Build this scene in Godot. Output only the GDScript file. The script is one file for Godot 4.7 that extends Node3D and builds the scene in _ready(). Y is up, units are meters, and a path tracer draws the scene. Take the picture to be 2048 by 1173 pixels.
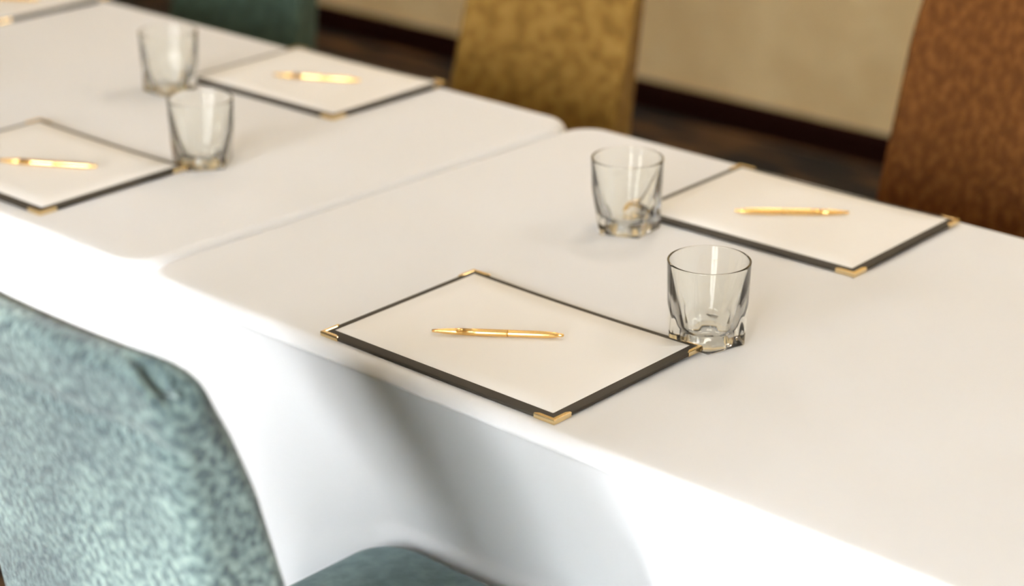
extends Node3D

# World: y up, floor at y = 0, table tops at y = TT. x runs along the tables, -z away across them.
const TT := 0.74
const ZWALL := -2.83
const ZWIN := 2.4
const XL := -5.2
const XR := 4.2
const CEIL := 2.75
const DROP := 0.49

var M := {}
var used := {}
var fold_noise := FastNoiseLite.new()
var wave_noise := FastNoiseLite.new()

func _ready() -> void:
	# ---------------------------------------------------------------- camera, sky, exposure
	var cam := Camera3D.new()
	cam.name = "camera"
	add_child(cam)
	cam.position = Vector3(1.3874, 0.79 + TT, 1.2451)
	cam.rotation = Vector3(deg_to_rad(-21.8436), deg_to_rad(42.504), deg_to_rad(-0.042))
	cam.keep_aspect = Camera3D.KEEP_HEIGHT
	cam.near = 0.05
	cam.far = 60.0
	var at := CameraAttributesPhysical.new()
	at.frustum_focal_length = 80.24
	at.frustum_focus_distance = 1.9
	at.exposure_aperture = 3.3
	cam.attributes = at
	cam.fov = 17.01
	cam.current = true

	var env := Environment.new()
	var sky := Sky.new()
	var sm := ProceduralSkyMaterial.new()
	sm.sky_top_color = Color(0.88, 0.91, 0.95)
	sm.sky_horizon_color = Color(0.96, 0.965, 0.97)
	sm.sky_curve = 0.2
	sm.ground_horizon_color = Color(0.80, 0.81, 0.80)
	sm.ground_bottom_color = Color(0.55, 0.55, 0.53)
	sm.sun_angle_max = 0.0
	sky.sky_material = sm
	env.background_mode = Environment.BG_SKY
	env.sky = sky
	env.background_energy_multiplier = 31.0
	env.tonemap_mode = Environment.TONE_MAPPER_LINEAR
	env.tonemap_exposure = 1.07
	env.sdfgi_enabled = true
	env.ssao_enabled = true
	env.ssil_enabled = true
	var we := WorldEnvironment.new()
	we.name = "world_environment"
	we.environment = env
	add_child(we)

	fold_noise.seed = 7
	fold_noise.frequency = 2.2
	fold_noise.fractal_octaves = 2
	wave_noise.seed = 21
	wave_noise.frequency = 5.0
	wave_noise.fractal_octaves = 3

	materials()
	room()
	tables()
	chairs()
	folders()
	glasses()
	pens()

# -------------------------------------------------------------------- naming and tagging
func numbered(called: String) -> String:
	var n: int = used.get(called, 0)
	used[called] = n + 1
	return called if n == 0 else "%s_%03d" % [called, n]

func thing(called: String, label: String, category: String, pos: Vector3, turn := 0.0, group := "") -> Node3D:
	var o := Node3D.new()
	o.name = numbered(called)
	add_child(o, true)
	o.position = pos
	o.rotation.y = turn
	tag(o, label, category, group)
	return o

func tag(o: Node, label: String, category: String, group := "") -> void:
	o.set_meta("label", label)
	o.set_meta("category", category)
	if group != "":
		o.set_meta("group", group)

func part(called: String, mesh: Mesh, mat: Material, parent: Node, pos := Vector3.ZERO, rot := Vector3.ZERO) -> MeshInstance3D:
	var o := MeshInstance3D.new()
	o.name = called
	o.mesh = mesh
	o.material_override = mat
	o.position = pos
	o.rotation = rot
	parent.add_child(o, true)
	return o

func structure(called: String, mesh: Mesh, mat: Material, pos := Vector3.ZERO, parent: Node = self) -> MeshInstance3D:
	var o := part(called, mesh, mat, parent, pos)
	if parent == self:
		o.set_meta("kind", "structure")
	return o

func copy(o: Node3D, called: String, label: String, pos: Vector3, turn: float) -> Node3D:
	var c: Node3D = o.duplicate()
	c.name = numbered(called)
	add_child(c, true)
	c.position = pos
	c.rotation.y = turn
	c.set_meta("label", label)
	return c

# -------------------------------------------------------------------- mesh helpers
func commit(v: PackedVector3Array, idx: PackedInt32Array, closed := true, groups := PackedInt32Array()) -> ArrayMesh:
	# Turns every triangle outwards (Godot's front faces run clockwise) and smooths the normals.
	if closed:
		var vol := 0.0
		for i in range(0, idx.size(), 3):
			vol += v[idx[i]].dot(v[idx[i + 1]].cross(v[idx[i + 2]]))
		if vol > 0.0:
			for i in range(0, idx.size(), 3):
				var k := idx[i + 1]
				idx[i + 1] = idx[i + 2]
				idx[i + 2] = k
	var st := SurfaceTool.new()
	st.begin(Mesh.PRIMITIVE_TRIANGLES)
	for i in idx.size():
		st.set_smooth_group(groups[i / 3] if groups.size() else 0)
		st.add_vertex(v[idx[i]])
	st.generate_normals()
	st.index()
	return st.commit()

func loft(rings: Array, caps := true) -> ArrayMesh:
	# Rings of equal length joined into one closed skin.
	var v := PackedVector3Array()
	var idx := PackedInt32Array()
	var n: int = rings[0].size()
	for r in rings:
		v.append_array(r)
	for k in rings.size() - 1:
		for i in n:
			var a := k * n + i
			var b := k * n + (i + 1) % n
			idx.append_array([a, b, a + n, b, b + n, a + n])
	if caps:
		for e in [0, rings.size() - 1]:
			var c := Vector3.ZERO
			for p in rings[e]:
				c += p
			v.append(c / n)
			var ci := v.size() - 1
			for i in n:
				var a: int = e * n + i
				var b: int = e * n + (i + 1) % n
				if e == 0:
					idx.append_array([ci, b, a])
				else:
					idx.append_array([ci, a, b])
	return commit(v, idx)

func rounded_rect(hx: float, hz: float, r: float, seg := 6, side := 1) -> PackedVector2Array:
	var pts := PackedVector2Array()
	r = minf(r, minf(hx, hz))
	var cs := [[hx - r, hz - r, 0.0], [-(hx - r), hz - r, PI / 2], [-(hx - r), -(hz - r), PI], [hx - r, -(hz - r), PI * 1.5]]
	for k in 4:
		for i in seg + 1:
			var a: float = cs[k][2] + PI / 2 * i / seg
			pts.append(Vector2(cs[k][0] + r * cos(a), cs[k][1] + r * sin(a)))
		var q: Array = cs[(k + 1) % 4]
		var p0 := pts[pts.size() - 1]
		var a1: float = q[2]
		var p1 := Vector2(q[0] + r * cos(a1), q[1] + r * sin(a1))
		for i in range(1, side):
			pts.append(p0.lerp(p1, float(i) / side))
	return pts

func ring_at(pts: PackedVector2Array, y: float) -> PackedVector3Array:
	var out := PackedVector3Array()
	for p in pts:
		out.append(Vector3(p.x, y, p.y))
	return out

func rbox(size: Vector3, bevel := 0.004, corner := -1.0, seg := 4) -> ArrayMesh:
	# A box standing on y = 0 with rolled top and bottom edges.
	var rc := bevel if corner < 0 else corner
	var rings := []
	for k in seg + 1:
		var a := PI / 2 * k / seg
		rings.append(ring_at(rounded_rect(size.x / 2 - bevel * (1 - sin(a)), size.z / 2 - bevel * (1 - sin(a)), maxf(rc - bevel * (1 - sin(a)), 0.0002), seg), bevel * (1 - cos(a))))
	for k in seg + 1:
		var a := PI / 2 * k / seg
		rings.append(ring_at(rounded_rect(size.x / 2 - bevel * (1 - cos(a)), size.z / 2 - bevel * (1 - cos(a)), maxf(rc - bevel * (1 - cos(a)), 0.0002), seg), size.y - bevel * (1 - sin(a))))
	return loft(rings)

func plain_box(size: Vector3) -> BoxMesh:
	var b := BoxMesh.new()
	b.size = size
	return b

func lathe_x(profile: Array, seg := 40) -> ArrayMesh:
	# profile: [x, radius] pairs, turned about the x axis.
	var rings := []
	for p in profile:
		var r := PackedVector3Array()
		for i in seg:
			var a := TAU * i / seg
			r.append(Vector3(p[0], p[1] * cos(a), p[1] * sin(a)))
		rings.append(r)
	return loft(rings)

func lathe_y(profile: Array, seg := 32) -> ArrayMesh:
	var rings := []
	for p in profile:
		var r := PackedVector3Array()
		for i in seg:
			var a := TAU * i / seg
			r.append(Vector3(p[1] * cos(a), p[0], p[1] * sin(a)))
		rings.append(r)
	return loft(rings)

func prism(poly: PackedVector2Array, y0: float, y1: float, bevel: float) -> ArrayMesh:
	# An upright prism over any simple polygon (x, z) with a chamfered top edge.
	var n := poly.size()
	var area := 0.0
	for i in n:
		area += poly[i].cross(poly[(i + 1) % n])
	var inner := PackedVector2Array()
	for i in n:
		var d0 := (poly[i] - poly[(i + n - 1) % n]).normalized()
		var d1 := (poly[(i + 1) % n] - poly[i]).normalized()
		var n0 := Vector2(-d0.y, d0.x) * signf(area)
		var n1 := Vector2(-d1.y, d1.x) * signf(area)
		var m := (n0 + n1).normalized()
		inner.append(poly[i] + m * bevel / maxf(m.dot(n0), 0.3))
	var v := PackedVector3Array()
	v.append_array(ring_at(poly, y0))
	v.append_array(ring_at(poly, y1 - bevel))
	v.append_array(ring_at(inner, y1))
	var idx := PackedInt32Array()
	var groups := PackedInt32Array()
	for k in 2:
		for i in n:
			var a := k * n + i
			var b := k * n + (i + 1) % n
			if area > 0:
				idx.append_array([a, b, a + n, b, b + n, a + n])
			else:
				idx.append_array([a, a + n, b, b, a + n, b + n])
			groups.append_array([1 + k * n + i, 1 + k * n + i])
	var tri := Geometry2D.triangulate_polygon(poly)
	for i in range(0, tri.size(), 3):
		var p := poly[tri[i]]
		var up := (poly[tri[i + 1]] - p).cross(poly[tri[i + 2]] - p) > 0
		var t := [tri[i], tri[i + 1], tri[i + 2]] if up else [tri[i], tri[i + 2], tri[i + 1]]
		idx.append_array([t[0], t[1], t[2]])
		groups.append(0)
		idx.append_array([t[0] + 2 * n, t[2] + 2 * n, t[1] + 2 * n])
		groups.append(1000)
	return commit(v, idx, true, groups)

# -------------------------------------------------------------------- materials
func srgb(r: float, g: float, b: float) -> Color:
	return Color(r / 255.0, g / 255.0, b / 255.0)

func mat(called: String, c: Color, rough := 0.6, metal := 0.0) -> StandardMaterial3D:
	var m := StandardMaterial3D.new()
	m.resource_name = called
	m.albedo_color = c
	m.roughness = rough
	m.metallic = metal
	return m

func noise_tex(kind: int, freq: float, sd: int, ramp: Array, size := 512, octaves := 4, warp := 0.0, ret := -1) -> NoiseTexture2D:
	var n := FastNoiseLite.new()
	n.noise_type = kind
	n.frequency = freq
	n.seed = sd
	n.fractal_octaves = octaves
	if octaves < 2:
		n.fractal_type = FastNoiseLite.FRACTAL_NONE
	if ret >= 0:
		n.cellular_return_type = ret
	if warp > 0.0:
		n.domain_warp_enabled = true
		n.domain_warp_amplitude = warp
		n.domain_warp_frequency = freq * 0.8
	var t := NoiseTexture2D.new()
	t.width = size
	t.height = size
	t.seamless = true
	t.noise = n
	if ramp.size():
		var g := Gradient.new()
		g.offsets = PackedFloat32Array(ramp.map(func(e): return e[0]))
		g.colors = PackedColorArray(ramp.map(func(e): return e[1]))
		t.color_ramp = g
	return t

func triplanar(m: StandardMaterial3D, scale: Vector3, in_world := false) -> void:
	m.uv1_triplanar = true
	m.uv1_world_triplanar = in_world
	m.uv1_scale = scale
	m.uv1_triplanar_sharpness = 4.0

func velvet(called: String, lo: Color, mid: Color, hi: Color, sd: int, scale: Vector3, relief: float, rough: float, sheen: float) -> StandardMaterial3D:
	var m := mat(called, Color.WHITE, rough)
	m.albedo_texture = noise_tex(FastNoiseLite.TYPE_SIMPLEX_SMOOTH, 0.02, sd, [[0.25, lo], [0.5, mid], [0.78, hi]], 512, 4, 24.0)
	m.heightmap_enabled = true
	m.heightmap_texture = noise_tex(FastNoiseLite.TYPE_SIMPLEX_SMOOTH, 0.045, sd + 1, [], 512, 3, 14.0)
	m.heightmap_scale = relief
	m.rim_enabled = true
	m.rim = sheen
	m.rim_tint = 0.5
	m.metallic_specular = 0.22
	triplanar(m, scale)
	return m

func materials() -> void:
	var linen := mat("white linen", srgb(222, 222, 222), 0.9)
	linen.heightmap_enabled = true
	linen.heightmap_texture = noise_tex(FastNoiseLite.TYPE_SIMPLEX, 0.35, 3, [], 512, 2)
	linen.heightmap_scale = 0.012
	linen.rim_enabled = true
	linen.rim = 0.15
	triplanar(linen, Vector3.ONE * 7.0)
	M.linen = linen
	M.paper = mat("white paper", srgb(232, 230, 226), 0.55)
	var lea := mat("black leatherette", srgb(60, 54, 45), 0.6)
	lea.metallic_specular = 0.4
	lea.heightmap_enabled = true
	lea.heightmap_texture = noise_tex(FastNoiseLite.TYPE_CELLULAR, 0.08, 5, [], 256, 2)
	lea.heightmap_scale = 0.008
	triplanar(lea, Vector3.ONE * 30.0)
	M.leather = lea
	M.brass = mat("brass", srgb(236, 212, 164), 0.2, 1.0)
	M.gold = mat("polished gold", srgb(255, 216, 142), 0.24, 1.0)
	M.gold_ring = mat("gold ring", srgb(206, 160, 86), 0.25, 1.0)
	var gl := mat("clear glass", Color(0.995, 1.0, 0.993, 0.0), 0.0)
	gl.refraction_enabled = true
	gl.refraction_scale = 0.031
	gl.transparency = BaseMaterial3D.TRANSPARENCY_ALPHA
	gl.clearcoat_enabled = true
	gl.clearcoat = 0.6
	gl.clearcoat_roughness = 0.02
	M.glass = gl
	var gw := mat("clear glass wall", Color(0.86, 0.92, 0.84, 0.015), 0.0)
	gw.transparency = BaseMaterial3D.TRANSPARENCY_ALPHA
	M.glass_wall = gw
	M.teal = velvet("teal crushed velvet", srgb(70, 86, 87), srgb(104, 122, 119), srgb(136, 154, 146), 11, Vector3(11.0, 7.5, 11.0), 0.10, 0.8, 0.9)
	M.teal.detail_enabled = true
	M.teal.detail_blend_mode = BaseMaterial3D.BLEND_MODE_MUL
	M.teal.detail_albedo = noise_tex(FastNoiseLite.TYPE_SIMPLEX_SMOOTH, 0.006, 77, [[0.3, Color(0.72, 0.74, 0.76)], [0.7, Color(1, 1, 1)]], 256, 3, 20.0)
	M.teal.detail_uv_layer = BaseMaterial3D.DETAIL_UV_2
	M.teal.uv2_triplanar = true
	M.teal.uv2_scale = Vector3.ONE * 2.0
	M.teal_plain = velvet("teal velvet", srgb(92, 115, 118), srgb(101, 124, 126), srgb(110, 134, 134), 12, Vector3.ONE * 3.0, 0.03, 0.8, 0.5)
	M.teal_dark = velvet("dark teal velvet", srgb(64, 80, 72), srgb(70, 88, 78), srgb(76, 95, 84), 13, Vector3.ONE * 2.5, 0.05, 0.75, 0.15)
	M.ochre = velvet("ochre crushed velvet", srgb(128, 96, 43), srgb(144, 110, 52), srgb(158, 124, 63), 14, Vector3(2.2, 3.0, 2.2), 0.08, 0.75, 0.15)
	M.brown = velvet("brown embossed leather", srgb(92, 54, 21), srgb(104, 63, 26), srgb(118, 74, 34), 15, Vector3(6.0, 4.0, 6.0), 0.22, 0.6, 0.0)
	M.wood = mat("dark stained wood", srgb(38, 24, 16), 0.4)
	var wall := mat("beige plaster", Color.WHITE, 0.85)
	wall.albedo_texture = noise_tex(FastNoiseLite.TYPE_SIMPLEX_SMOOTH, 0.012, 31, [[0.3, srgb(232, 208, 159)], [0.55, srgb(236, 213, 164)], [0.8, srgb(240, 218, 170)]], 512, 4, 20.0)
	wall.heightmap_enabled = true
	wall.heightmap_texture = noise_tex(FastNoiseLite.TYPE_SIMPLEX, 0.1, 32, [], 512, 3)
	wall.heightmap_scale = 0.15
	triplanar(wall, Vector3.ONE * 0.8, true)
	M.wall = wall
	M.ceiling = mat("white ceiling paint", srgb(232, 226, 216), 0.9)
	M.baseboard = mat("mahogany stain", srgb(34, 14, 10), 0.7)
	M.baseboard.metallic_specular = 0.15
	var carpet := mat("patterned carpet", Color.WHITE, 0.95)
	carpet.albedo_texture = noise_tex(FastNoiseLite.TYPE_SIMPLEX_SMOOTH, 0.011, 41, [[0.30, srgb(16, 14, 12)], [0.50, srgb(28, 22, 15)], [0.60, srgb(72, 50, 24)], [0.78, srgb(98, 68, 34)]], 512, 4, 18.0)
	carpet.heightmap_enabled = true
	carpet.heightmap_texture = noise_tex(FastNoiseLite.TYPE_SIMPLEX, 0.3, 42, [], 512, 2)
	carpet.heightmap_scale = 0.2
	triplanar(carpet, Vector3(0.35, 1.0, 1.5), true)
	M.carpet = carpet
	M.frame_white = mat("white painted wood", srgb(230, 228, 222), 0.5)
	var pane := mat("window glass", Color(1, 1, 1, 0.03), 0.0)
	pane.transparency = BaseMaterial3D.TRANSPARENCY_ALPHA
	M.pane = pane
	M.stone = mat("pale terrace stone", srgb(188, 184, 174), 0.8)
	M.trim_metal = mat("white lamp trim", srgb(235, 232, 226), 0.4)
	var glow := mat("warm lamp glow", Color(1, 1, 1), 0.5)
	glow.emission_enabled = true
	glow.emission = srgb(255, 222, 176)
	glow.emission_energy_multiplier = 1.4
	M.glow = glow

# -------------------------------------------------------------------- room
func slab(called: String, x0: float, x1: float, y0: float, y1: float, z0: float, z1: float, m: Material, parent: Node = self) -> MeshInstance3D:
	return structure(called, plain_box(Vector3(x1 - x0, y1 - y0, z1 - z0)), m, Vector3((x0 + x1) / 2, (y0 + y1) / 2, (z0 + z1) / 2), parent)

func room() -> void:
	var t := 0.18
	slab("floor", XL - t, XR + t, -0.2, 0.0, ZWALL - t, ZWIN + t, M.carpet)
	slab("ceiling", XL - t, XR + t, CEIL, CEIL + 0.2, ZWALL - t, ZWIN + t, M.ceiling)
	slab("wall_back", XL - t, XR + t, 0.0, CEIL, ZWALL - t, ZWALL, M.wall)
	slab("wall_left", XL - t, XL, 0.0, CEIL, ZWALL, ZWIN, M.wall)
	slab("wall_right", XR, XR + t, 0.0, CEIL, ZWALL, ZWIN, M.wall)
	# skirting along the back wall: a moulded profile run along x
	var prof := PackedVector2Array([Vector2(0, 0), Vector2(0.018, 0), Vector2(0.018, 0.062), Vector2(0.015, 0.070), Vector2(0.010, 0.076), Vector2(0.004, 0.079), Vector2(0, 0.079)])
	var v := PackedVector3Array()
	var idx := PackedInt32Array()
	var n := prof.size()
	for x in [XL, XR]:
		for p in prof:
			v.append(Vector3(x, p.y, ZWALL + p.x))
	var groups := PackedInt32Array()
	for i in n:
		var b := (i + 1) % n
		idx.append_array([i, b, i + n, b, b + n, i + n])
		groups.append_array([i, i])
	var tri := Geometry2D.triangulate_polygon(prof)
	for i in range(0, tri.size(), 3):
		idx.append_array([tri[i], tri[i + 2], tri[i + 1], tri[i] + n, tri[i + 1] + n, tri[i + 2] + n])
		groups.append_array([100, 101])
	structure("baseboard_back", commit(v, idx, true, groups), M.baseboard)
	# window wall behind the camera: two tall glazed doors open to the daylight
	var openings := [[-0.60, 0.40], [0.80, 1.90]]
	var head := 2.05
	var front: Node3D = Node3D.new()
	front.name = "wall_front"
	front.set_meta("kind", "structure")
	add_child(front)
	var x := XL - t
	for o in openings:
		slab("pier", x, o[0], 0.0, CEIL, ZWIN, ZWIN + t, M.wall, front)
		slab("lintel", o[0], o[1], head, CEIL, ZWIN, ZWIN + t, M.wall, front)
		x = o[1]
	slab("pier", x, XR + t, 0.0, CEIL, ZWIN, ZWIN + t, M.wall, front)
	for k in openings.size():
		var a: float = openings[k][0]
		var b: float = openings[k][1]
		var w := Node3D.new()
		w.name = "window_%d" % (k + 1)
		w.set_meta("kind", "structure")
		add_child(w)
		var zf := ZWIN + 0.06
		slab("window_frame", a, a + 0.06, 0.0, head, zf, zf + 0.06, M.frame_white, w)
		slab("window_frame", b - 0.06, b, 0.0, head, zf, zf + 0.06, M.frame_white, w)
		slab("window_frame", a + 0.06, b - 0.06, head - 0.06, head, zf, zf + 0.06, M.frame_white, w)
		slab("window_sill", a + 0.06, b - 0.06, 0.0, 0.06, zf, zf + 0.06, M.frame_white, w)
		slab("mullion", (a + b) / 2 - 0.03, (a + b) / 2 + 0.03, 0.06, head - 0.06, zf, zf + 0.06, M.frame_white, w)
		slab("pane", a + 0.06, (a + b) / 2 - 0.03, 0.06, head - 0.06, zf + 0.028, zf + 0.032, M.pane, w)
		slab("pane", (a + b) / 2 + 0.03, b - 0.06, 0.06, head - 0.06, zf + 0.028, zf + 0.032, M.pane, w)
	# terrace outside the windows
	slab("terrace", XL - 3, XR + 3, -0.3, -0.05, ZWIN + t, ZWIN + 7.0, M.stone)
	# square luminous ceiling panels over the tables and along the back wall
	var spots := [[-2.4, -0.1, "luminous ceiling panel over the far end of the farther table"], [-0.5, -0.1, "luminous ceiling panel over the seam between the tables"], [1.4, -0.1, "luminous ceiling panel over the nearer table's right half"],
		[-2.4, -1.9, "luminous ceiling panel behind the dark teal chair"], [-0.6, -1.9, "luminous ceiling panel behind the ochre chair"], [1.2, -1.9, "luminous ceiling panel behind the brown chair"]]
	for s in spots:
		var l := thing("ceiling_light", s[2], "ceiling light", Vector3(s[0], CEIL - 0.014, s[1]), 0.0, "square ceiling panels")
		for k in 4:
			var long := k % 2 == 0
			var off: float = 0.315 if k < 2 else -0.315
			part("trim_bar", plain_box(Vector3(0.66, 0.014, 0.03) if long else Vector3(0.03, 0.014, 0.60)), M.trim_metal, l, Vector3(0, 0.007, off) if long else Vector3(off, 0.007, 0))
		part("diffuser", plain_box(Vector3(0.60, 0.006, 0.60)), M.glow, l, Vector3(0, 0.010, 0))
		var o := AreaLight3D.new()
		o.name = "panel_light"
		o.position = Vector3(s[0], CEIL - 0.016, s[1])
		o.rotation.x = -PI / 2
		o.area_size = Vector2(0.58, 0.58)
		o.area_normalize_energy = true
		o.light_color = srgb(255, 246, 234)
		o.light_energy = 1.35 if s[1] < -1.0 else 0.10
		o.area_range = 12.0
		o.area_attenuation = 2.0
		o.shadow_enabled = true
		add_child(o, true)

# -------------------------------------------------------------------- tables and cloths
# x ranges where a chair seat presses the hanging cloth inwards: [x0, x1, side], side +1 near, -1 far
var presses := [[-0.054, 0.374, 1.0], [-0.054, 0.374, -1.0], [-0.902, -0.474, -1.0], [-1.659, -1.231, -1.0]]

func press_depth(x: float, t: float, side: float) -> float:
	var p := 0.0
	for e in presses:
		if e[2] != side:
			continue
		var w := smoothstep(e[0] - 0.06, e[0] + 0.055, x + 0.075 - 0.20 * t) * (1.0 - smoothstep(e[1] - 0.02, e[1] + 0.10 + 0.10 * t, x))
		var down := clampf((t - 0.004) / 0.272, 0.0, 1.0)
		if t > 0.40:
			down = lerpf(1.0, 0.88, smoothstep(0.40, 0.60, t))
		# the cloth gathers into one deep fold towards the middle of the seat
		var m: float = e[0] + 0.235
		var tri := minf((x - (e[0] + 0.03)) / 0.205, (m + 0.14 - x) / 0.14)
		var gather := 0.018 * clampf(tri, 0.0, 1.0) * sin(PI * clampf(t / 0.36, 0.0, 1.0))
		p = maxf(p, w * down * 0.141 + gather)
	return p

func tablecloth(x0: float, x1: float, z0: float, z1: float) -> ArrayMesh:
	var hx := (x1 - x0) / 2
	var hz := (z1 - z0) / 2
	var cx := (x0 + x1) / 2
	var cz := (z0 + z1) / 2
	var seg := 10
	var side := 60
	var rc := 0.05
	var rr := 0.015
	var rows := []
	# rows from the middle of the top outwards, over the rolled edge and down the drop
	for k in 24:
		var f := 1.0 - pow(float(k) / 23.0, 1.0)
		rows.append([f * (hz - rr) + rr, 0.0, 0.0])
	for k in range(1, 7):
		var a := PI / 2 * k / 6
		rows.append([rr * (1 - sin(a)), -rr * (1 - cos(a)), 0.0])
	for k in range(1, 61):
		rows.append([0.0, -rr - (DROP - rr) * pow(k / 60.0, 1.15), 1.0])
	var v := PackedVector3Array()
	var n := 0
	var inner := rounded_rect(hx, hz, rc, seg, side)
	n = inner.size()
	for r in rows:
		var d: float = r[0]
		var pts := rounded_rect(hx - d, hz - d, maxf(rc - d, 0.0), seg, side)
		for i in n:
			var p := pts[i]
			var y: float = r[1]
			var w := Vector2(cx + p.x, cz + p.y)
			if r[2] == 0.0 and d >= rr - 0.0001:
				# faint unironed swells on the top, never above the table plane
				var s := fold_noise.get_noise_2d(w.x, w.y * 1.5)
				var e := smoothstep(0.0, 0.05, d)
				y -= (0.0006 + 0.0018 * s) * e * smoothstep(-0.4, 0.5, s)
			elif r[2] == 1.0:
				var t := -y
				var q := inner[i]
				var nrm := Vector2.ZERO
				var ax := absf(q.x) - (hx - rc)
				var az := absf(q.y) - (hz - rc)
				if ax > 0 and az > 0:
					nrm = Vector2(signf(q.x) * ax, signf(q.y) * az).normalized()
				elif ax > az:
					nrm = Vector2(signf(q.x), 0)
				else:
					nrm = Vector2(0, signf(q.y))
				var drop := t / DROP
				var corner := exp(-maxf(0.0, minf(hx - absf(q.x), 9.0)) / 0.16)
				var fold := wave_noise.get_noise_2d(w.x * 0.9, w.y * 0.9 + 0.12 * t) * 0.026 * drop
				fold += corner * sin((q.x * nrm.y - q.y * nrm.x) * 95.0) * 0.012 * smoothstep(0.02, 0.5, drop)
				fold += 0.018 * drop
				var pr := 0.0
				if absf(nrm.y) > 0.9:
					pr = press_depth(w.x, t, signf(nrm.y))
				fold *= 1.0 - clampf(pr / 0.06, 0.0, 1.0)
				if absf(nrm.x) > 0.5:
					fold = clampf(fold, 0.0, 0.003)
				w += nrm * (fold - pr)
			v.append(Vector3(w.x, y + TT, w.y))
	var idx := PackedInt32Array()
	for k in rows.size() - 1:
		for i in n:
			var a := k * n + i
			var b := k * n + (i + 1) % n
			idx.append_array([a, a + n, b, b, a + n, b + n])
	# the drop is open below, so the winding is set by hand: the top must face up
	var j := 12 * n * 6
	var p0 := v[idx[j]]
	var q0 := (v[idx[j + 1]] - p0).cross(v[idx[j + 2]] - p0)
	var flip := q0.y > 0.0
	if flip:
		for i in range(0, idx.size(), 3):
			var k := idx[i + 1]
			idx[i + 1] = idx[i + 2]
			idx[i + 2] = k
	return commit(v, idx, false)

func table(x0: float, x1: float, z0: float, z1: float, label: String) -> void:
	var t := thing("banquet_table", label, "table", Vector3((x0 + x1) / 2, 0, (z0 + z1) / 2), 0.0)
	part("tabletop", rbox(Vector3(x1 - x0 - 0.04, 0.022, z1 - z0 - 0.04), 0.004, 0.04), M.wood, t, Vector3(0, TT - 0.0265, 0))
	for sx in [-1, 1]:
		part("leg", rbox(Vector3(0.05, TT - 0.0265, 0.05), 0.004), M.wood, t, Vector3(sx * ((x1 - x0) / 2 - 0.16), 0, 0))
		part("foot", rbox(Vector3(0.06, 0.03, 0.34), 0.006), M.wood, t, Vector3(sx * ((x1 - x0) / 2 - 0.16), 0, 0))

func tables() -> void:
	table(-0.300, 1.500, -0.748, 0.027, "dark wooden banquet table beneath the nearer white tablecloth")
	table(-2.110, -0.310, -0.748, 0.027, "dark wooden banquet table beneath the farther white tablecloth")
	var a := structure("tablecloth", tablecloth(-0.302, 1.500, -0.746, 0.027), M.linen)
	a.remove_meta("kind")
	a.name = numbered("tablecloth")
	tag(a, "nearer white tablecloth, in front of the seam, hanging beside the teal chair", "tablecloth")
	var b := part("tablecloth", tablecloth(-2.110, -0.308, -0.746, 0.024), M.linen, self)
	b.name = numbered("tablecloth")
	tag(b, "farther white tablecloth, beyond the seam, under the two blurred far glasses", "tablecloth")

# -------------------------------------------------------------------- chairs
# chair space: the seat faces -z, x = 0 is its middle, y = 0 the floor
func lerp_table(tb: Array, y: float) -> float:
	if y <= tb[0][0]:
		return tb[0][1]
	for i in range(1, tb.size()):
		if y <= tb[i][0]:
			return lerpf(tb[i - 1][1], tb[i][1], (y - tb[i - 1][0]) / (tb[i][0] - tb[i - 1][0]))
	return tb[tb.size() - 1][1]

func back_front(y: float) -> float:
	return lerp_table([[-0.30, 0.290], [-0.15, 0.330], [0.018, 0.376], [0.087, 0.394], [0.15, 0.415], [0.215, 0.443], [0.26, 0.462]], y - TT)

func back_rear(y: float) -> float:
	return lerp_table([[-0.36, 0.398], [-0.15, 0.420], [0.05, 0.447], [0.13, 0.462], [0.207, 0.478], [0.26, 0.492]], y - TT)

func backrest_ring(y: float, inset: float, yy: float) -> PackedVector3Array:
	var zf := back_front(y) + inset
	var zr := back_rear(y) - inset
	var wf := 0.183 - inset
	var wr := 0.160 - inset
	var r := PackedVector3Array()
	# a rounded outline, then narrowed towards the rear
	var base := rounded_rect(wf, (zr - zf) / 2, 0.016 - inset * 0.5, 8, 36)
	for p in base:
		var f := (p.y / maxf((zr - zf) / 2, 0.001) + 1.0) / 2.0
		var w := lerpf(1.0, wr / wf, f)
		var bow := 0.010 * (p.x / wf) * (p.x / wf)
		var cr := 0.034
		var over := clampf((absf(p.x) + inset - (0.183 - cr)) / cr, 0.0, 0.98)
		var drop := (cr - cr * sqrt(1.0 - over * over)) * smoothstep(TT + 0.08, TT + 0.20, y)
		r.append(Vector3(p.x * w, yy - drop, (zf + zr) / 2 + p.y - bow + 0.004))
	return r

func make_backrest(top: float) -> ArrayMesh:
	var rings := []
	var bot := TT - 0.33
	var r := 0.020
	for k in 4:
		var a := PI / 2 * k / 4
		rings.append(backrest_ring(bot, r * (1 - sin(a)), bot + r * (1 - cos(a))))
	for k in 81:
		var y := lerpf(bot + r, top - r, k / 80.0)
		var crease := 0.0035 * exp(-pow((y - (top - 0.066)) / 0.0065, 2.0))
		var rg := backrest_ring(y, 0.0, y)
		var mid := (back_front(y) + back_rear(y)) / 2
		for i in rg.size():
			if rg[i].z > mid:
				rg[i].z -= crease * smoothstep(mid, back_rear(y) - 0.012, rg[i].z)
		rings.append(rg)
	for k in range(1, 8):
		var a := PI / 2 * k / 7
		rings.append(backrest_ring(top - r + r * sin(a), r * (1 - cos(a)), top - r + r * sin(a)))
	return loft(rings)

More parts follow.
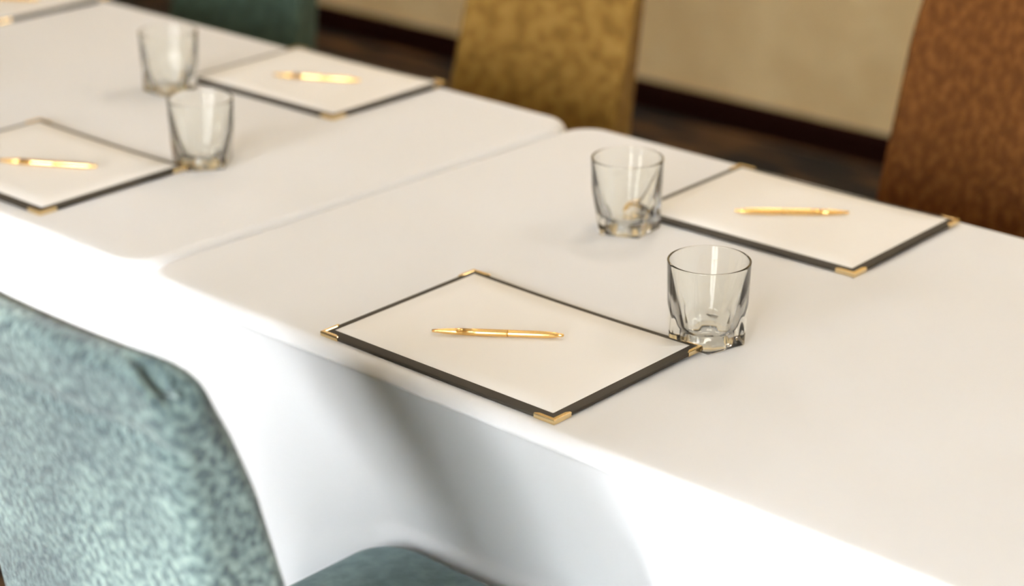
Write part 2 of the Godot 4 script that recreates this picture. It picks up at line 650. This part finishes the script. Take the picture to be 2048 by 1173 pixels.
func make_seat() -> ArrayMesh:
	var rings := []
	var y0 := TT - 0.370
	var y1 := TT - 0.282
	var r := 0.022
	var zc := (-0.110 + 0.33) / 2
	var hz := (0.33 + 0.110) / 2
	for k in 6:
		var a := PI / 2 * k / 5
		var rg := ring_at(rounded_rect(0.214 - 0.012 * (1 - sin(a)), hz - 0.012 * (1 - sin(a)), 0.055, 8, 8), y0 + 0.012 * (1 - cos(a)))
		rings.append(rg)
	for k in range(0, 7):
		var a := PI / 2 * k / 6
		rings.append(ring_at(rounded_rect(0.214 - r * (1 - cos(a)), hz - r * (1 - cos(a)), 0.055 - r * (1 - cos(a)) * 0.6, 8, 8), y1 - r + r * sin(a) - 0.006))
	for k in range(1, 6):
		var d := r + 0.03 * k
		rings.append(ring_at(rounded_rect(0.214 - d, hz - d, 0.04, 8, 8), y1 - 0.006 + 0.012 * (1.0 - pow(1.0 - k / 5.0, 2.0))))
	for q in rings:
		for i in q.size():
			q[i].z += zc
	return loft(rings)

func make_leg(top: Vector3, foot: Vector3, rt: float, rf: float) -> ArrayMesh:
	var rings := []
	for k in 7:
		var f := k / 6.0
		var p := top.lerp(foot, f)
		var rad := lerpf(rt, rf, f)
		var rg := ring_at(rounded_rect(rad, rad, rad * 0.35, 3), p.y)
		for i in rg.size():
			rg[i].x += p.x
			rg[i].z += p.z
		rings.append(rg)
	return loft(rings)

var chair_mesh := {}

func chair(label: String, back_mat: Material, seat_mat: Material, at: Vector3, turn: float, group := "") -> void:
	if chair_mesh.is_empty():
		chair_mesh.back = make_backrest(TT + 0.215)
		chair_mesh.seat = make_seat()
		chair_mesh.legs = []
		for sx in [-1, 1]:
			chair_mesh.legs.append(make_leg(Vector3(sx * 0.19, TT - 0.38, -0.085), Vector3(sx * 0.20, 0, -0.10), 0.022, 0.014))
			chair_mesh.legs.append(make_leg(Vector3(sx * 0.17, TT - 0.32, 0.345), Vector3(sx * 0.18, 0, 0.46), 0.022, 0.014))
		chair_mesh.rail = rbox(Vector3(0.40, 0.04, 0.40), 0.006, 0.03)
	var c := thing("dining_chair", label, "chair", at, turn, group)
	part("seat", chair_mesh.seat, seat_mat, c)
	part("backrest", chair_mesh.back, back_mat, c)
	part("seat_rail", chair_mesh.rail, M.wood, c, Vector3(0, TT - 0.42, 0.10))
	for l in chair_mesh.legs:
		part("leg", l, M.wood, c)

func chairs() -> void:
	chair("teal velvet dining chair on the near side, its back to the camera", M.teal, M.teal_plain, Vector3(0.165, 0, 0), 0.0)
	# far side: turned to face the camera's side of the table
	var zf := -0.748 + 0.027
	chair("ochre velvet dining chair on the far side, behind the seam between tables", M.ochre, M.ochre, Vector3(-0.688, 0, zf), PI)
	chair("brown leather dining chair on the far side, at the right edge", M.brown, M.brown, Vector3(0.160, 0, zf), PI)
	chair("dark teal dining chair on the far side, behind the farthest glass", M.teal_dark, M.teal_dark, Vector3(-1.445, 0, zf), PI)

# -------------------------------------------------------------------- writing folders
const FW := 0.3164
const FD := 0.2289

func warp(mesh: ArrayMesh, lift: float) -> ArrayMesh:
	# a board that has bowed a little: its middle lies on the table and its ends stand up
	var out := ArrayMesh.new()
	for s in mesh.get_surface_count():
		var a := mesh.surface_get_arrays(s)
		var v: PackedVector3Array = a[Mesh.ARRAY_VERTEX]
		for i in v.size():
			var t := v[i].x / (FW / 2)
			v[i].y += lift * t * t * clampf(0.5 - v[i].z / FD, 0.0, 1.0)
		a[Mesh.ARRAY_VERTEX] = v
		out.add_surface_from_arrays(Mesh.PRIMITIVE_TRIANGLES, a)
	return out

func sheet(w: float, d: float, y0: float, y1: float, r: float, nx := 24) -> ArrayMesh:
	# a flat board with enough columns to bend
	var rings := []
	for e in [[y0, 0.0008], [y0 + 0.0008, 0.0], [y1 - 0.0008, 0.0], [y1 - 0.0003, 0.0003], [y1, 0.0008]]:
		rings.append(ring_at(rounded_rect(w / 2 - e[1], d / 2 - e[1], r, 3, nx), e[0]))
	for k in range(1, 5):
		rings.append(ring_at(rounded_rect(w / 2 - 0.0008 - k * (d / 2 - 0.004) / 4, d / 2 - 0.0008 - k * (d / 2 - 0.004) / 4, 0.0005, 3, nx), y1))
	return loft(rings)

func border() -> ArrayMesh:
	# the leatherette frame round the paper: flat band, rolled outer binding
	var nx := 24
	var prof := [[0.0, 0.0024], [0.0, 0.0034], [0.0003, 0.0039], [0.0009, 0.0042], [0.0040, 0.0048], [0.0088, 0.0057], [0.0094, 0.0057], [0.0096, 0.0055], [0.0096, 0.0024]]
	var rings := []
	for p in prof:
		var rg := ring_at(rounded_rect(FW / 2 - p[0], FD / 2 - p[0], 0.0012, 3, nx), p[1])
		for i in rg.size():
			rg[i].z -= 0.0004 * p[0] / 0.0096
		rings.append(rg)
	rings.append(rings[0])
	return loft(rings, false)

func corner_piece() -> ArrayMesh:
	# an angle of brass folded over the corner; corner tip at the origin, legs along -x and -z
	var l := 0.0245
	var w := 0.0037
	var e := 0.0007
	var poly := PackedVector2Array([Vector2(e, e), Vector2(e, -l), Vector2(-0.0010, -l), Vector2(-w, -l + 0.0045), Vector2(-w, -w), Vector2(-l + 0.0045, -w), Vector2(-l, -0.0010), Vector2(-l, e)])
	return prism(poly, 0.0002, 0.0053, 0.0006)

func folders() -> void:
	var f := thing("writing_folder", "", "folder", Vector3.ZERO, 0.0, "black folders with gold corners holding blank paper")
	var lift := 0.0022
	part("cover_board", warp(sheet(FW - 0.0004, FD - 0.0004, 0.0, 0.0030, 0.0015), lift), M.leather, f)
	part("border", warp(border(), lift), M.leather, f)
	part("paper", warp(sheet(FW - 0.0190, FD - 0.0190, 0.0030, 0.0056, 0.0006), lift), M.paper, f, Vector3(0, 0, -0.0004))
	var cp := corner_piece()
	for k in 4:
		var sx := [1, 1, -1, -1]
		var sz := [1, -1, -1, 1]
		var y := lift if sz[k] < 0 else 0.0
		part("corner_guard", cp, M.brass, f, Vector3(sx[k] * FW / 2, y, sz[k] * FD / 2), Vector3(0, PI / 2 * k, 0))
	# front left corner and turn of every folder, as laid out on the cloths
	var spots := [
		[Vector2(-0.0096, 0.0106), 0.33, "black gold-cornered writing folder nearest the camera, before the teal chair"],
		[Vector2(-0.0125, -0.4909), 0.99, "black gold-cornered writing folder at the brown chair, right of the near glasses"],
		[Vector2(-0.8786, -0.5085), 1.2, "black gold-cornered writing folder before the ochre chair, beyond the seam"],
		[Vector2(-0.8481, -0.0052), 0.85, "black gold-cornered writing folder at the left edge, touching a blurred glass"],
		[Vector2(-1.685, -0.508), 1.0, "black gold-cornered writing folder in the top left corner, farthest away"],
	]
	for k in spots.size():
		var s: Array = spots[k]
		var turn := deg_to_rad(s[1])
		var mid := Vector3(FW / 2, 0, -FD / 2).rotated(Vector3.UP, turn)
		var pos := Vector3(s[0].x + mid.x, TT, s[0].y + mid.z)
		if k == 0:
			f.position = pos
			f.rotation.y = turn
			f.set_meta("label", s[2])
		else:
			copy(f, "writing_folder", s[2], pos, turn)

# -------------------------------------------------------------------- glasses
func tumbler_outline(y: float, n: int, cut: float) -> PackedVector3Array:
	# round at the rim, cut by five leaning planes to a five-sided foot with the corners left on the round
	var rc: float = lerpf(0.0400, 0.0425, y / 0.088) - cut
	var d: float = 0.0328 + 0.0104 * pow(clampf(y / 0.056, 0.0, 1.7), 1.3) - cut
	var rg := PackedVector3Array()
	for i in n:
		var a := TAU * i / n
		var q := fposmod(a, TAU / 5) - TAU / 10
		var rp: float = d / cos(q)
		# rounded minimum of the round body and the cut faces
		var kk := 0.0010
		var hh := clampf(0.5 + 0.5 * (rc - rp) / kk, 0.0, 1.0)
		var r := lerpf(rc, rp, hh) - kk * hh * (1.0 - hh)
		rg.append(Vector3(r * cos(a), y, r * sin(a)))
	return rg

func round_ring(y: float, rad: float, n: int) -> PackedVector3Array:
	var rg := PackedVector3Array()
	for i in n:
		rg.append(Vector3(rad * cos(TAU * i / n), y, rad * sin(TAU * i / n)))
	return rg

func hollow(y: float) -> float:
	var f := clampf((0.087 - y) / 0.067, 0.0, 1.0)
	return lerpf(0.0401, 0.0262, pow(f, 1.3))

func tumbler_body() -> ArrayMesh:
	# outer skin, rolled rim and the hollow down to the thick foot
	var n := 140
	var rings := []
	for e in [[0.0, 0.0030], [0.0003, 0.0012], [0.0010, 0.0003], [0.0020, 0.0]]:
		rings.append(tumbler_outline(e[0], n, e[1]))
	for k in range(1, 40):
		rings.append(tumbler_outline(lerpf(0.002, 0.087, k / 39.0), n, 0.0))
	for k in range(1, 8):
		var a := PI * k / 8
		rings.append(round_ring(0.087 + 0.001 * sin(a), 0.0413 + 0.0012 * cos(a), n))
	for k in 34:
		var y := lerpf(0.087, 0.0200, k / 33.0)
		rings.append(round_ring(y, hollow(y), n))
	for e in [[0.0182, 0.0252], [0.0168, 0.0243], [0.0156, 0.0235], [0.0148, 0.0230], [0.0140, 0.0229], [0.0, 0.0229]]:
		rings.append(round_ring(e[0], e[1], n))
	rings.append(rings[0])
	return loft(rings, false)

func tumbler_floor() -> ArrayMesh:
	var n := 140
	return loft([round_ring(0.0, 0.0225, n), round_ring(0.0003, 0.0228, n), round_ring(0.0145, 0.0228, n), round_ring(0.0148, 0.0225, n)])

func glasses() -> void:
	var g := thing("drinking_glass", "", "glass", Vector3.ZERO, 0.0, "empty five-sided clear tumblers")
	part("body", tumbler_body(), M.glass, g)
	part("bottom", tumbler_floor(), M.glass_wall, g)
	var spots := [
		[Vector2(0.2895, -0.2465), -3.0, "clear five-sided tumbler nearest the camera, sharp, behind the front folder's corner"],
		[Vector2(0.016, -0.4505), 18.0, "clear five-sided tumbler on the near table's far half, left of a folder"],
		[Vector2(-0.545, -0.272), -22.0, "blurred tumbler on the far table touching the left-edge folder's corner"],
		[Vector2(-0.853, -0.463), -3.0, "blurred tumbler farthest from the camera, near the dark teal chair"],
	]
	for k in spots.size():
		var s: Array = spots[k]
		var pos := Vector3(s[0].x, TT, s[0].y)
		var turn := deg_to_rad(s[1] - 47.5)
		if k == 0:
			g.position = pos
			g.rotation.y = turn
			g.set_meta("label", s[2])
		else:
			copy(g, "drinking_glass", s[2], pos, turn)

# -------------------------------------------------------------------- pens
func make_pen(at: Vector3, turn: float, roll: float, label: String) -> void:
	# lies along x, the writing end at -x
	var p := thing("ballpoint_pen", label, "pen", at, turn, "gold ballpoint pens on the paper")
	var rot := Vector3(roll, 0, 0)
	part("nose_cone", lathe_x([[-0.0675, 0.0012], [-0.0673, 0.0016], [-0.0600, 0.0022], [-0.0520, 0.0029], [-0.0440, 0.0034], [-0.0360, 0.0036]]), M.gold, p, Vector3.ZERO, rot)
	part("barrel", lathe_x([[-0.0360, 0.0036], [-0.0200, 0.0037], [0.0090, 0.0037], [0.0098, 0.0036]]), M.gold, p, Vector3.ZERO, rot)
	part("ring", lathe_x([[0.0095, 0.0034], [0.0096, 0.00376], [0.0107, 0.00376], [0.0108, 0.0034]]), M.gold_ring, p, Vector3.ZERO, rot)
	part("cap", lathe_x([[0.0105, 0.0036], [0.0112, 0.0037], [0.0420, 0.0036], [0.0500, 0.0034], [0.0570, 0.0029], [0.0615, 0.0023], [0.0620, 0.0018]]), M.gold, p, Vector3.ZERO, rot)
	part("button", lathe_x([[0.0618, 0.0016], [0.0622, 0.0019], [0.0655, 0.0018], [0.0670, 0.0014], [0.0675, 0.0006]]), M.gold, p, Vector3.ZERO, rot)
	# spring clip along the cap
	var rings := []
	for e in [[0.0570, 0.0022, 0.0036], [0.0566, 0.0040, 0.0046], [0.0540, 0.0046, 0.0052], [0.0400, 0.0046, 0.0052], [0.0270, 0.0044, 0.0050], [0.0235, 0.0040, 0.0049], [0.0228, 0.0041, 0.0045]]:
		var q := PackedVector3Array()
		for c in [[e[1], -0.0011], [e[2], -0.0008], [e[2], 0.0008], [e[1], 0.0011]]:
			q.append(Vector3(e[0], c[0], c[1]))
		rings.append(q)
	part("clip", loft(rings), M.gold, p, Vector3.ZERO, rot)

func pens() -> void:
	var y := TT + 0.0056 + 0.0038
	make_pen(Vector3(0.135, y, -0.100), deg_to_rad(37.15), deg_to_rad(-95), "gold ballpoint pen on the paper of the folder nearest the camera")
	make_pen(Vector3(0.142, y, -0.608), deg_to_rad(39.4 + 180), deg_to_rad(-70), "gold ballpoint pen on the folder at the brown chair")
	make_pen(Vector3(-0.719, y, -0.627), deg_to_rad(28.0), deg_to_rad(-95), "gold ballpoint pen on the folder before the ochre chair")
	make_pen(Vector3(-0.671, y, -0.119), deg_to_rad(31.0), deg_to_rad(-95), "gold ballpoint pen on the left-edge folder, partly cut by the frame")
	make_pen(Vector3(-1.500, y, -0.610), deg_to_rad(30.0), deg_to_rad(-95), "gold ballpoint pen on the farthest folder, at the top edge")
